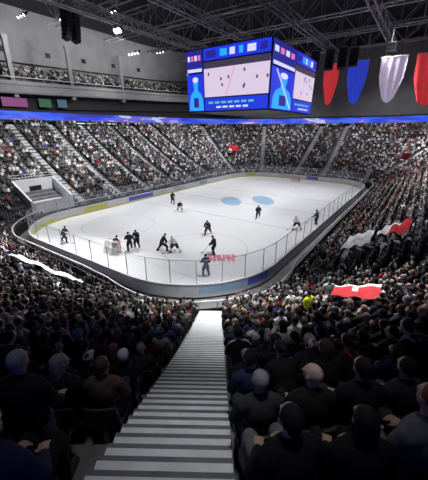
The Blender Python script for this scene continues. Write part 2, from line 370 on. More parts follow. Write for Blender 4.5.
# loudspeaker line arrays
def line_array(x, y, z, n, label):
    e = empty('line_array', (x, y, z)); tag(e, label, 'loudspeaker')
    q = MB(); q.bar((0, 0, 0), (0, 0, max(.5, 29 - z)), .05, 5); q.box((0, 0, 0), (.6, 1.2, .12)); q.build('hanger', M['steel'], e)
    for k in range(n):
        q = MB(); q.box((-.05 * k * k * .12, 0, -.35 - .5 * k), (.8, 1.5, .44), 0, 0, .06 * k); q.build('speaker_cabinet', M['black'], e)
for a in ((24, -2.3, 26.3, 7, 'black hanging speaker column left of the red banner'), (24, -5.2, 26.3, 7, 'black hanging speaker column in front of the red banner'), (24, -7.6, 26.3, 7, 'black hanging speaker column left of the blue banner'),
          (24, -9.6, 26.0, 6, 'black hanging speaker column in front of the blue banner'), (24, -15.5, 26.0, 3, 'short black hanging speaker column above the pale banner'),
          (-12.5, 24, 28.6, 8, 'black hanging speaker column before the left wall'), (-10, 25.5, 28.9, 8, 'second black speaker column before the left wall, right of the first')): line_array(*a)
# ceiling strip lights over the far concourse
for (s, label) in ((.46, 'pale strip lamp over the top rows of the far stand'), (.62, 'short pale strip lamp over the top rows of the far stand, right one')):
    x, y, nx, ny = ringpt(OR - .4, s); q = MB(); q.box((x, y, 12.98), (4.6 if s < .5 else 2.5, .35, .16)); tag(q.build('strip_lamp', M['e_strip']), label, 'lamp')

# ------------------------------------------------------------------ scoreboard
SB = empty('scoreboard', (1, -1, 14.0)); tag(SB, 'big hanging four-sided video scoreboard glowing blue over centre ice', 'scoreboard')
HX, HY, HH = 8.0, 6.3, 7.7
q = MB(); T = 1.03
def fr(z): return 1 + (T - 1) * (z / HH)
q.add([(a * (HX - .15) * fr(z), b * (HY - .15) * fr(z), z) for z in (0, HH) for a, b in ((-1, -1), (1, -1), (1, 1), (-1, 1))], [(3, 2, 1, 0), (4, 5, 6, 7), (0, 1, 5, 4), (1, 2, 6, 5), (2, 3, 7, 6), (3, 0, 4, 7)])
q.build('housing', M['black'], SB)
def face(n):
    """n 0: -x, 1: -y, 2: +x, 3: +y. returns mapper (u,v,off)->local, u from the viewer's left -1..1"""
    def mp(u, v, off=0):
        k = fr(v * HH); z = v * HH
        if n == 0: return (-(HX * k + off), -u * HY * k * -1 * -1, z)
        if n == 1: return (u * HX * k, -(HY * k + off), z)
        if n == 2: return (HX * k + off, u * HY * k, z)
        return (-u * HX * k, HY * k + off, z)
    return mp
def panel(fn, name, m, u0, v0, u1, v1, off=.03, parent=None):
    mp = face(fn); b_ = MB()
    b_.quad(mp(u0, v0, off), mp(u1, v0, off), mp(u1, v1, off), mp(u0, v1, off)); return b_.build(name, M[m], parent or SB)
def shape(fn, name, m, pts, off, parent):
    mp = face(fn); b_ = MB(); b_.add([mp(u, v, off) for u, v in pts], [tuple(range(len(pts)))]); return b_.build(name, M[m], parent)
rs = random.Random(3)
for fn in range(4):
    wide = fn in (0, 2)
    us0 = -.98; um = -.52 if wide else -.05
    # portrait column
    P = panel(fn, 'portrait_screen', 'e_blue', us0, .02, um - .02, .62)
    cu = (us0 + um) / 2; wd = (um - us0) / 2
    oval = lambda u0_, v0_, a, b: [(cu + wd * (u0_ + a * math.cos(t)), v0_ + b * math.sin(t)) for t in [2 * PI * k / 16 for k in range(16)]]
    shape(fn, 'portrait_shoulders', 'e_cyan', [(cu + wd * a, b) for a, b in ((-.85, .03), (.85, .03), (.8, .2), (.6, .30), (.25, .35), (.2, .40), (-.2, .40), (-.25, .35), (-.6, .30), (-.8, .2))], .06, P)
    shape(fn, 'portrait_head', 'e_cyan', oval(0, .47, .3, .09), .065, P)
    shape(fn, 'portrait_helmet', 'e_white', oval(0, .53, .33, .045), .08, P)
    shape(fn, 'portrait_number_patch', 'e_navy', [(cu + wd * a, b) for a, b in ((-.3, .08), (.3, .08), (.3, .24), (-.3, .24))], .08, P)
    shape(fn, 'portrait_stick', 'e_white', [(cu + wd * a, b) for a, b in ((.7, .05), (.8, .05), (-.6, .6), (-.7, .6))], .09, P) if fn in (1, 3) else None
    H = panel(fn, 'stat_screen', 'e_navy', us0, .64, um - .02, .98)
    panel(fn, 'bright_bar', 'e_white', us0 + .03, .65, um - .05, .70, .06, H)
    for k in range(4): panel(fn, 'stat_mark', 'e_rose' if k % 2 else 'e_white', us0 + .05 + k * (um - us0 - .1) / 4, .82, us0 + .05 + (k + .7) * (um - us0 - .1) / 4, .90, .06, H)
    # main picture
    G = panel(fn, 'game_screen', 'e_pink', um, .24, .98, .74)
    panel(fn, 'picture_crowd', 'e_dark', um, .68, .98, .78, .05, G)
    for k in range(9):
        u = um + .1 + (.85 - um) * rs.random(); v = .32 + .3 * rs.random(); shape(fn, 'picture_player', 'e_dark', [(u - .015, v), (u + .015, v), (u + .022, v + .03), (u, v + .055), (u - .022, v + .035)], .06, G)
    shape(fn, 'picture_line', 'e_rose', [(um + .7 * (1 - um) * .5, .26), (um + .72 * (1 - um) * .5, .26), (um + .9 * (1 - um) * .55, .66), (um + .88 * (1 - um) * .55, .66)], .05, G)
    # lower captions
    L_ = panel(fn, 'caption_screen', 'e_blue', um, .02, .98, .22)
    for k in range(7): panel(fn, 'caption_mark', 'e_teal', um + .1 + k * .16 * (1 - um) / 1.5, .13, um + .1 + (k + .75) * .16 * (1 - um) / 1.5, .165, .06, L_)
    for k in range(5): panel(fn, 'caption_mark', 'e_white', um + .3 + k * .16 * (1 - um) / 1.5, .06, um + .3 + (k + .75) * .16 * (1 - um) / 1.5, .09, .06, L_)
    # header
    Hd = panel(fn, 'header_screen', 'e_blue', um, .80, .98, .98)
    for k, (a, b, m) in enumerate(((.05, .2, 'e_navy'), (.27, .38, 'e_cyan'), (.42, .5, 'e_white'), (.56, .62, 'e_cyan'), (.68, .8, 'e_white'), (.86, .95, 'e_navy'))):
        panel(fn, 'header_mark', m, um + (.98 - um) * a, .84, um + (.98 - um) * b, .94, .06, Hd)
q = MB()
for a in (-1, 1):
    for b in (-1, 1): q.bar((a * 5, b * 4, HH), (a * 4, b * 3.4, HH + 6.5), .09, 6)
q.box((0, 0, HH + .5), (12, 9, .25)); q.build('suspension', M['steel'], SB)

# ------------------------------------------------------------------ hanging banners
def banner(y, w, m, label, x=31, z1=25.0, z0=16.8, skew=0):
    e = empty('hanging_banner', (x, y, z1)); tag(e, label, 'banner')
    H = z1 - z0; b_ = MB(); nu, nv = 14, 10; vs = []
    for j in range(nv + 1):
        v = j / nv; ww = w * (1 - .10 * v if v < .45 else .955 - .75 * (v - .45) ** 1.25 * 1.4)
        for i in range(nu + 1):
            u = i / nu - .5; vs.append((.16 * math.sin(u * 22) * (.4 + v), -u * max(ww, .3) - skew * v, -H * v * (1 - .10 * abs(u * 2) ** 1.5)))
    b_.add(vs, [(j * (nu + 1) + i, j * (nu + 1) + i + 1, (j + 1) * (nu + 1) + i + 1, (j + 1) * (nu + 1) + i) for j in range(nv) for i in range(nu)])
    b_.build('cloth', M[m], e, True)
    q = MB(); q.bar((0, -w / 2 - .1, .05), (0, w / 2 + .1, .05), .07, 6); q.bar((0, -w / 3, .05), (0, -w / 3, 4), .03, 4); q.bar((0, w / 3, .05), (0, w / 3, 4), .03, 4); q.build('banner_bar', M['steel'], e)
banner(-3.9, 3.3, 'ban_red', 'red tapering banner hanging nearest the scoreboard')
banner(-9.2, 4.0, 'ban_blue', 'blue tapering banner hanging between the red and the pale ones')
banner(-15.6, 4.6, 'ban_white', 'pale lilac tapering banner hanging right of the blue one')
banner(-22.0, 5.4, 'ban_red', 'large red banner hanging at the far right', z0=16.0)

# ------------------------------------------------------------------ people
def prim_mesh(prims, voxel, dec, name, smooth=True):
    bm = bmesh.new()
    for p in prims:
        if p[0] == 'e':
            _, c, r = p[:3]; rot = p[3] if len(p) > 3 else (0, 0, 0)
            m = Matrix.Translation(c) @ Matrix.Rotation(rot[2], 4, 'Z') @ Matrix.Rotation(rot[1], 4, 'Y') @ Matrix.Rotation(rot[0], 4, 'X') @ Matrix.Diagonal((*r, 1))
            bmesh.ops.create_icosphere(bm, subdivisions=3, radius=1, matrix=m)
        else:
            _, a, ra, b, rb_ = p; a, b = Vector(a), Vector(b); d = b - a; L = d.length
            for c, r in ((a, ra), (b, rb_)): bmesh.ops.create_icosphere(bm, subdivisions=2, radius=r, matrix=Matrix.Translation(c))
            m = Matrix.Translation((a + b) / 2) @ d.to_track_quat('Z', 'Y').to_matrix().to_4x4()
            bmesh.ops.create_cone(bm, cap_ends=True, segments=14, radius1=ra, radius2=rb_, depth=L, matrix=m)
    me = bpy.data.meshes.new(name); bm.to_mesh(me); bm.free()
    o = bpy.data.objects.new(name, me); COL.objects.link(o)
    md = o.modifiers.new('r', 'REMESH'); md.mode = 'VOXEL'; md.voxel_size = voxel
    ms = o.modifiers.new('s', 'SMOOTH'); ms.iterations = 3; ms.factor = .5
    if dec < 1: mo = o.modifiers.new('d', 'DECIMATE'); mo.ratio = dec
    dg = bpy.context.evaluated_depsgraph_get(); ev = o.evaluated_get(dg); out = bpy.data.meshes.new_from_object(ev); out.name = name
    bpy.data.objects.remove(o); bpy.data.meshes.remove(me)
    if smooth: out.polygons.foreach_set('use_smooth', [True] * len(out.polygons))
    return out
def hand(P, fwd, palm_n, side, curl=.5):
    """hand at wrist P pointing fwd, palm facing palm_n; side=+1 left hand"""
    P = Vector(P); f = Vector(fwd).normalized(); n = Vector(palm_n).normalized(); s = f.cross(n).normalized() * side
    out = [('c', P, .026, P + f * .06, .03), ('c', P + f * .03 + s * .02, .02, P + f * .08 + s * .026, .017), ('c', P + f * .03 - s * .02, .02, P + f * .08 - s * .026, .016)]
    for k, (d, L) in enumerate(((.032, .07), (.011, .08), (-.011, .075), (-.032, .058))):
        a = P + f * .085 + s * d * 1.1; b = a + (f * math.cos(curl) + n * math.sin(curl)) * L * .5 + s * d * .15; c = b + (f * math.cos(2.2 * curl) + n * math.sin(2.2 * curl)) * L * .5
        out += [('c', a, .010, b, .0095), ('c', b, .0095, c, .008)]
    a = P + f * .025 + s * .028; b = a + f * .03 + s * .03 + n * .012; c = b + f * .03 + s * .008 + n * .012
    return out + [('c', a, .014, b, .012), ('c', b, .012, c, .0095)]
def head_prims(hc, yaw, tilt=0):
    """skull, jaw, nose, brow, ears, eyes"""
    c, s = math.cos(yaw), math.sin(yaw)
    def T(x, y, z): return (hc[0] + x * c - y * s, hc[1] + x * s + y * c, hc[2] + z)
    r = (0, 0, yaw)
    pr = [('e', T(-.01, 0, .02), (.098, .077, .1), r), ('e', T(.03, 0, -.045), (.062, .055, .07), r), ('c', T(.06, 0, -.085), .024, T(.062, 0, -.08), .024),
          ('c', T(.088, 0, .01), .012, T(.112, 0, -.025), .014), ('c', T(.078, -.035, .03), .014, T(.078, .035, .03), .014),
          ('c', T(.088, -.016, -.055), .010, T(.088, .016, -.055), .010), ('e', T(.08, -.03, .008), (.013, .014, .01), r), ('e', T(.08, .03, .008), (.013, .014, .01), r)]
    for q_ in (-1, 1): pr += [('e', T(0, q_ * .08, -.005), (.02, .012, .032), r)]
    return pr, T
def seated(pose):
    lean = {'lap': .0, 'lean': .22, 'clap': .06, 'phone': 0, 'cross': -.02, 'cheer': .03, 'stand': 0}[pose[0]]; yaw = R(pose[1]); stand = pose[0] == 'stand'
    dz = .42 if stand else 0
    hip = Vector((0, 0, .52 + dz)); ch = Vector((lean * .9 - .02, 0, .88 + dz - lean * .15)); sh = Vector((lean * 1.25 - .02, 0, 1.0 + dz - lean * .22)); hc = Vector((lean * 1.7 + .03, 0, 1.235 + dz - lean * .35))
    hp, T = head_prims(hc, yaw)
    body = hp + [('c', sh + Vector((0, 0, .0)), .062, hc + Vector((-.01, 0, -.06)), .052)]
    torso = [('e', hip + Vector((-.02, 0, .02)), (.135, .175, .13)), ('e', (hip + ch) / 2, (.125, .16, .2), (0, lean * .8, 0)), ('e', ch, (.13, .185, .19), (0, lean, 0)), ('c', sh + Vector((-.01, .13, -.01)), .07, sh + Vector((-.01, -.13, -.01)), .07)]
    legs = []; shoes = []
    for q_ in (-1, 1):
        h = hip + Vector((0, q_ * .095, 0))
        if stand: kn = Vector((.03, q_ * .11, .5)); an = Vector((-.01, q_ * .11, .09))
        else: kn = Vector((.43, q_ * .13, .53)); an = Vector((.40, q_ * .13, .10))
        legs += [('c', h, .095, kn, .062), ('c', kn, .062, an, .042)]
        shoes += [('c', an + Vector((-.02, 0, -.04)), .045, an + Vector((.17, q_ * .01, -.055)), .036), ('c', an + Vector((0, 0, -.03)), .05, an + Vector((0, 0, .02)), .045)]
    arms = []; hands = []
    for q_ in (-1, 1):
        S0 = sh + Vector((-.01, q_ * .185, -.02)); n = (0, 0, -1)
        p = pose[0]
        if p == 'lap': E = Vector((.03, q_ * .26, .74)); W = Vector((.24, q_ * .13, .64)); f_ = (1, -q_ * .5, -.1)
        elif p == 'lean': E = Vector((.30, q_ * .24, .74)); W = Vector((.46, q_ * .07, .68)); f_ = (.7, -q_ * .7, -.2)
        elif p == 'cross': E = Vector((.06, q_ * .27, .76)); W = Vector((.2, q_ * -.02, .83 + q_ * .03)); f_ = (.1, -q_, 0); n = (-1, 0, 0)
        elif p == 'clap': E = Vector((.2, q_ * .24, .80)); W = Vector((.36, q_ * .05, .98)); f_ = (.5, -q_ * .1, .8); n = (0, -q_, 0)
        elif p == 'phone':
            if q_ < 0: E = Vector((.22, q_ * .25, .92)); W = Vector((.32, q_ * .14, 1.16)); f_ = (.2, .1, 1); n = (0, 1, 0)
            else: E = Vector((.03, q_ * .26, .74)); W = Vector((.24, q_ * .13, .64)); f_ = (1, -q_ * .5, -.1)
        elif p == 'cheer': E = Vector((.08, q_ * .34, 1.17)); W = Vector((.1, q_ * .33, 1.43)); f_ = (.1, q_ * .1, 1); n = (1, 0, 0)
        else: E = Vector((.02, q_ * .27, 1.12)); W = Vector((.2, q_ * .2, .98)); f_ = (1, -q_ * .4, -.1)
        arms += [('c', S0, .06, E, .047), ('c', E, .047, W, .03)]; hands += hand(W + Vector(f_).normalized() * .015, f_, n, -q_, .45)
    infl = lambda L, d: [(p[0], p[1], p[2] + d, p[3], p[4] + d) if p[0] == 'c' else (p[0], p[1], tuple(k + d for k in p[2]), *p[3:]) for p in L]
    sl = []
    for p in arms:
        sl.append(p)
    out = {'body': prim_mesh(body + torso + legs + shoes + arms + hands, .0095, .22, 'body'),
           'jacket': prim_mesh(infl(torso[1:], .026) + infl(torso[:1], .02) + infl(arms, .016) + [('c', sh + Vector((0, 0, .03)), .082, sh + Vector((.005, 0, .075)), .070)], .014, .3, 'jacket'),
           'trousers': prim_mesh(infl(legs, .014) + [('e', hip + Vector((-.02, 0, -.02)), (.148, .19, .11))], .016, .3, 'trousers'),
           'shoes': prim_mesh(infl(shoes, .008), .012, .35, 'shoes')}
    r = (0, 0, yaw)
    out['hair_short'] = prim_mesh([('e', T(-.028, 0, .038), (.094, .084, .098), r), ('c', T(-.07, 0, -.03), .05, T(-.05, 0, 0), .06), ('c', T(0, -.07, .03), .02, T(0, .07, .03), .02)], .012, .4, 'hair')
    out['hair_long'] = prim_mesh([('e', T(-.026, 0, .038), (.1, .09, .1), r), ('c', T(-.055, -.03, .0), .065, T(-.075, -.045, -.19), .045), ('c', T(-.055, .03, 0), .065, T(-.075, .045, -.19), .045), ('c', T(-.07, 0, 0), .06, T(-.09, 0, -.2), .05)], .012, .4, 'hair')
    out['hair_bun'] = prim_mesh([('e', T(-.026, 0, .036), (.097, .086, .099), r), ('e', T(-.125, 0, .06), (.045, .045, .042), r), ('c', T(-.07, 0, -.03), .045, T(-.05, 0, 0), .055)], .012, .4, 'hair')
    out['beanie'] = prim_mesh([('e', T(-.014, 0, .06), (.105, .09, .09), r), ('c', T(-.05, -.05, .035), .045, T(-.05, .05, .035), .045), ('e', T(-.01, 0, .04), (.11, .094, .028), r), ('e', T(-.015, 0, .155), (.025, .025, .022), r)], .012, .4, 'beanie')
    out['cap'] = prim_mesh([('e', T(-.014, 0, .055), (.105, .088, .08), r), ('e', T(.1, 0, .055), (.08, .07, .012), (0, .15, yaw))], .01, .4, 'cap')
    out['hood'] = prim_mesh([('e', T(-.045, 0, .01), (.105, .108, .135), r), ('c', T(-.08, -.05, -.12), .06, T(-.08, .05, -.12), .06)], .014, .4, 'hood')
    out['scarf'] = prim_mesh([('c', sh + Vector((.045, .05, .075)), .035, sh + Vector((-.055, .055, .07)), .035), ('c', sh + Vector((.045, -.05, .075)), .035, sh + Vector((-.055, -.055, .07)), .035), ('c', sh + Vector((-.065, -.05, .07)), .035, sh + Vector((-.065, .05, .07)), .035), ('c', sh + Vector((.06, -.05, .075)), .035, sh + Vector((.06, .05, .07)), .035), ('c', sh + Vector((.10, .05, .05)), .03, sh + Vector((.14, .06, -.2)), .035)], .013, .4, 'scarf')
    return out
POSES = [('lap', 0), ('lap', 35), ('lap', -40), ('lean', 0), ('clap', 5), ('cross', -15), ('phone', 10), ('cheer', 0), ('stand', 0)]
PM = [seated(p) for p in POSES]
for d in PM:
    for k, me in d.items():
        me.materials.clear(); me.materials.append(M['skin'] if k == 'body' else M['hair'] if k.startswith('hair') else M['fabric'])
POSETXT = {'lap': 'hands in lap', 'lean': 'leaning forward', 'clap': 'clapping', 'cross': 'arms folded', 'phone': 'one hand raised to the face', 'cheer': 'both arms up', 'stand': 'standing'}
CL = {'black': (.012, .012, .014), 'charcoal': (.035, .036, .04), 'navy': (.02, .025, .07), 'grey': (.14, .14, .145), 'brown': (.07, .045, .035), 'red': (.28, .03, .035), 'white': (.5, .5, .51), 'pale grey': (.36, .36, .37), 'maroon': (.09, .015, .02), 'olive': (.06, .065, .04), 'yellow': (.7, .75, .05), 'green': (.03, .3, .12), 'pink': (.6, .3, .34)}
HC = {'dark': (.012, .01, .009), 'brown': (.05, .03, .018), 'fair': (.28, .2, .11), 'grey': (.25, .25, .25), 'auburn': (.20, .07, .03)}
SK = [(.55, .36, .27), (.62, .42, .33), (.42, .27, .19), (.5, .33, .25)]
def person(loc, rz, pi, coat, legc, headgear, hairc, skin, label, group=None, scale=1, scarf=None, gearc=None, extra=None):
    e = empty('person', loc, rz); e.scale = (scale,) * 3; tag(e, label, 'person', group)
    def ch(k, nm, c):
        o = bpy.data.objects.new(nm, PM[pi][k]); COL.objects.link(o); o.parent = e; o.color = (*c, 1); return o
    ch('body', 'body', SK[skin]); ch('jacket', 'jacket', CL[coat]); ch('trousers', 'trousers', CL[legc]); ch('shoes', 'shoes', CL['charcoal'])
    if headgear.startswith('hair'): ch(headgear, 'hair', HC[hairc])
    elif headgear in ('beanie', 'cap', 'hood'): ch(headgear, headgear, CL[gearc or coat])
    if headgear in ('beanie', 'cap'): ch('hair_short', 'hair', HC[hairc])
    if scarf: ch('scarf', 'scarf', CL[scarf])
    return e

# seat template (built once, copied)
def seat_template():
    a = MB(); n = 8; vs = []
    for i in range(n + 1):                                        # curved backrest shell
        u = i / n - .5
        for z, bx_ in ((.44, -.17), (.62, -.20), (.82, -.25), (.86, -.26)):
            vs.append((bx_ + .12 * u * u, u * .44 * (1 if z < .85 else .9), z)); vs.append((bx_ - .035 + .12 * u * u, u * .44 * (1 if z < .85 else .9), z))
    m_ = 8; fs = []
    for i in range(n):
        for j in range(3):
            p = i * m_ + j * 2; fs += [(p, p + 2, p + m_ + 2, p + m_), (p + 1, p + m_ + 1, p + m_ + 3, p + 3)]
        p = i * m_; fs += [(p + 6, p + 7, p + m_ + 7, p + m_ + 6), (p, p + m_, p + m_ + 1, p + 1)]
    for p in (0, n * m_): fs += [(p + 2 * j, p + 2 * j + 1, p + 2 * j + 3, p + 2 * j + 2) for j in range(3)]
    a.add(vs, fs); bk = a.build('backrest', M['seat'])
    b_ = MB(); b_.box((.03, 0, .40), (.42, .44, .035)); b_.box((.22, 0, .385), (.05, .42, .05)); b_.box((-.14, 0, .425), (.06, .42, .04)); ct = b_.build('seat', M['seat'])
    c_ = MB(); c_.box((-.16, 0, .2), (.06, .06, .4)); c_.box((-.16, 0, .015), (.18, .14, .03)); c_.box((-.05, 0, .37), (.3, .05, .04)); lg = c_.build('leg', M['post'])
    return [bk, ct, lg]
SEATP = seat_template(); SEATM = [(o.name, o.data) for o in SEATP]
for o in SEATP: bpy.data.objects.remove(o)
def seat(loc, rz, label):
    e = empty('arena_seat', loc, rz); tag(e, label, 'seat', 'seats of the near stand')
    for nm, me in zip(('backrest', 'seat', 'leg'), [m_[1] for m_ in SEATM]): o = bpy.data.objects.new(nm, me); COL.objects.link(o); o.parent = e

# --- all places of the bowl
YR = R(YAW); PR = R(PITCH)
def proj(x, y, z):
    dx, dy, dz = x - CAM[0], y - CAM[1], z - CAM[2]; fw_ = dx * math.cos(YR) + dy * math.sin(YR); rt = dx * math.sin(YR) - dy * math.cos(YR)
    de = fw_ * math.cos(PR) - dz * math.sin(PR); u = fw_ * math.sin(PR) + dz * math.cos(PR)
    return rt, de, (214 + FPX * rt / de if de > .05 else 9999), (240 - FPX * u / de if de > .05 else 9999), fw_
def near_aisle(x, y, m=.28):
    t, n = aisle_tn(x, y); return -2 < t < TEND + .5 and A_R - m < n < A_L + m
def other_aisle(o, s, m=.3):
    for sa_, w_ in AIS:
        k = int(sa_)
        if int(s) == k and abs(s - sa_) * seclen(o, k) < w_ / 2 + m: return True
    return False
places = []; SP = .53
for k in range(KF, NROW):
    o = row_o(k) + .34; z = row_z(k)
    for sec in range(8):
        L = seclen(o, sec); n = int(L / SP)
        for j in range(n):
            s = sec + (j + .5) / n; x, y, nx, ny = ringpt(o, s)
            if other_aisle(o, s) or o < omin(s) + .3: continue
            places.append((k, x, y, z, nx, ny, s))
# near corner rows are seated off the stair edges so the rows line up with the aisle
near = [p for p in places if math.hypot(p[1] - CAM[0], p[2] - CAM[1]) < 16 and 5 <= int(p[6]) <= 6]
ids = set(id(p) for p in near); places = [p for p in places if id(p) not in ids]
rows = {}
for p in near: rows.setdefault(p[0], []).append(p)
newnear = []
for k, L in rows.items():
    o = row_o(k) + .34
    # find crossing of the aisle line with this row, step sideways along the arc
    best = None
    for i in range(400):
        s = 5 + i / 200; x, y, nx, ny = ringpt(o, s); t_, n_ = aisle_tn(x, y)
        if t_ < -3: continue
        if best is None or abs(n_ - A_R) < best[0]: best = (abs(n_ - A_R), s, 1)
    for side, edge in ((-1, A_R), (1, A_L)):
        bs = min((abs(aisle_tn(*ringpt(o, 5 + i / 400)[:2])[1] - edge) + (100 if aisle_tn(*ringpt(o, 5 + i / 400)[:2])[0] < -3 else 0), 5 + i / 400) for i in range(800))[1]
        # direction in s that goes away from the aisle
        dirn = 1 if aisle_tn(*ringpt(o, bs + .02)[:2])[1] * side > aisle_tn(*ringpt(o, bs)[:2])[1] * side else -1
        s = bs; d = .31; m = 0
        while True:
            # walk distance d along the row
            s_ = bs; rem = d
            while rem > 1e-6:
                kk = int(s_ if dirn > 0 else s_ - 1e-9); Ls = seclen(o, kk); lim = ((kk + 1 - s_) if dirn > 0 else (s_ - kk)) * Ls
                stp = min(rem, lim); s_ += dirn * stp / Ls; rem -= stp
                if lim <= rem: s_ += dirn * 1e-7
            if not 4 < s_ < 7.2: break
            x, y, nx, ny = ringpt(o, s_)
            if math.hypot(x - CAM[0], y - CAM[1]) >= 16: break
            m += 1; d += .54
            if other_aisle(o, s_): continue
            newnear.append((k, x, y, row_z(k), nx, ny, s_, side, m))
cand = []
for p in newnear:
    rt, de, px, py, fw_ = proj(p[1], p[2], p[3] + 1.15)
    dist = math.sqrt((p[1] - CAM[0]) ** 2 + (p[2] - CAM[1]) ** 2)
    vis = de > .3 and -45 < px < 473 and py < 545
    if p[0] >= 18 and dist < 1.6: continue
    cand.append((de if vis else 1e3 + dist, p, vis))
cand.sort(key=lambda c: c[0])
ordn = lambda n: {1: 'first', 2: 'second', 3: 'third'}.get(n, None) or (['', '', '', '', 'fourth', 'fifth', 'sixth', 'seventh', 'eighth', 'ninth', 'tenth', 'eleventh', 'twelfth', 'thirteenth', 'fourteenth', 'fifteenth', 'sixteenth', 'seventeenth', 'eighteenth', 'nineteenth', 'twentieth', 'twenty-first', 'twenty-second', 'twenty-third', 'twenty-fourth', 'twenty-fifth', 'twenty-sixth', 'twenty-seventh', 'twenty-eighth', 'twenty-ninth', 'thirtieth'][min(n, 30)])
GAPS = []   # (x,y,r) clearings for tarps/flags/entrance, filled below
def clear(x, y):
    for g in GAPS:
        if abs((x - g[0]) * math.cos(g[4]) + (y - g[1]) * math.sin(g[4])) < g[2] and abs(-(x - g[0]) * math.sin(g[4]) + (y - g[1]) * math.cos(g[4])) < g[3]: return True
    return False
GAPS += [(-22.0, 21.1, 3.3, 3.5, 0), (-34.9, -4.5, .5, 3.3, 0), (-31.6, -23.1, 1.3, .85, 0), (-17.6, -21.1, 2.1, 1.0, 0), (-17.2, -23.5, 2.0, 1.0, 0), (-31.6, -20.9, 1.4, .6, R(50))]
# hand-picked looks of the largest figures: (row, side, seat) -> dict
SPEC = {
 (17, -1, 1): dict(pi=0, coat='black', hg='hair_short', hc='dark', sc=1.0),
 (17, -1, 2): dict(pi=0, coat='black', hg='hair_long', hc='dark', sc=.95),
 (17, -1, 3): dict(pi=0, coat='grey', hg='hair_short', hc='auburn', sc=1.03),
 (17, -1, 4): dict(pi=1, coat='charcoal', hg='hair_short', hc='auburn', sc=1.0),
 (16, -1, 1): dict(pi=0, coat='charcoal', hg='hair_short', hc='grey', sc=1.0),
 (16, -1, 2): dict(pi=1, coat='black', hg='bald', hc='brown', sc=1.04),
 (16, -1, 3): dict(pi=0, coat='black', hg='hair_short', hc='dark', sc=1.06),
 (16, -1, 4): dict(pi=0, coat='charcoal', hg='hair_short', hc='dark', sc=1.0),
 (16, 1, 1): dict(pi=8, coat='black', hg='hair_short', hc='grey', sc=.97),
 (16, 1, 2): dict(pi=0, coat='black', hg='hood', hc='dark', sc=1.0),
 (16, 1, 3): dict(pi=0, coat='black', hg='hair_long', hc='brown', sc=1.12),
}
rp = random.Random(21)
used = 0; crowd_pts = []
REDZ = lambda x, y: (x > -14 and y < -17)      # red and white clad fans on the right stand
for de, p, vis in cand:
    k, x, y, z, nx, ny, s, side, m = p
    rz = math.atan2(-ny, -nx)
    sp = SPEC.get((k, side, m))
    if clear(x, y) or (k, side, m) == (16, 1, 2): continue
    if (k, side, m) == (16, 1, 1): q_ = 1 if aisle_tn(x - ny * .3, y + nx * .3)[1] > aisle_tn(x, y)[1] else -1; x, y = x - q_ * ny * .3, y + q_ * nx * .3
    if vis and used < 296 and (sp or rp.random() < (.97 if k > 10 else .93)):
        coat = rp.choices(['black', 'charcoal', 'navy', 'grey', 'brown', 'maroon', 'white', 'pale grey', 'olive', 'red'], [40, 24, 8, 6, 6, 3, 2, 3, 3, 1] if k > 11 else [28, 18, 7, 13, 5, 5, 10, 10, 3, 3])[0]  # near rows get darker coats, painting the dim foreground into the clothing
        hg = rp.choices(['hair_short', 'hair_long', 'hair_bun', 'beanie', 'cap', 'hood', 'bald'], [42, 24, 6, 10, 7, 4, 4])[0]
        hc = rp.choices(['dark', 'brown', 'fair', 'grey'], [42, 36, 10, 12])[0]
        pi = rp.choices(range(8), [30, 14, 14, 12, 10, 9, 6, 1])[0]; sc = rp.uniform(.92, 1.06)
        if sp: pi, coat, hg, hc, sc = sp['pi'], sp['coat'], sp['hg'], sp['hc'], sp['sc']
        gear = rp.choice(['black', 'charcoal', 'grey', 'navy', 'pale grey', 'black', 'maroon'])
        scarf = rp.choice(['red', 'white', 'grey', 'navy']) if rp.random() < .12 and not sp else None
        sid = 'right' if side < 0 else 'left'
        hair = {'hair_short': 'short %s hair' % hc, 'hair_long': 'long %s hair' % hc, 'hair_bun': '%s hair bun' % hc, 'beanie': '%s beanie' % gear, 'cap': '%s cap' % gear, 'hood': 'hood up', 'bald': 'bald head'}[hg]
        lab = ('standing ' if pi == 8 else '') + 'person in %s jacket, %s, %s row ahead, %s seat %s of steps' % (coat, hair, ordn(18 - k) if k < 18 else 'nearest', ordn(m), sid)
        jx = rp.uniform(-.03, .03); person((x + nx * jx, y + ny * jx, z), rz + rp.uniform(-.12, .12), pi, coat, rp.choice(['black', 'charcoal', 'navy', 'grey']), hg, hc, rp.randrange(4), lab, 'spectators of the near stand', sc, scarf, gear)
        seat((x, y, z), rz, 'black moulded arena seat, %s row ahead, %s place %s of the steps' % (ordn(18 - k) if k < 18 else 'nearest', ordn(m), sid))
        used += 1
    else: crowd_pts.append((k, x, y, z, nx, ny))
print('near individuals', used, 'cands', len(cand))

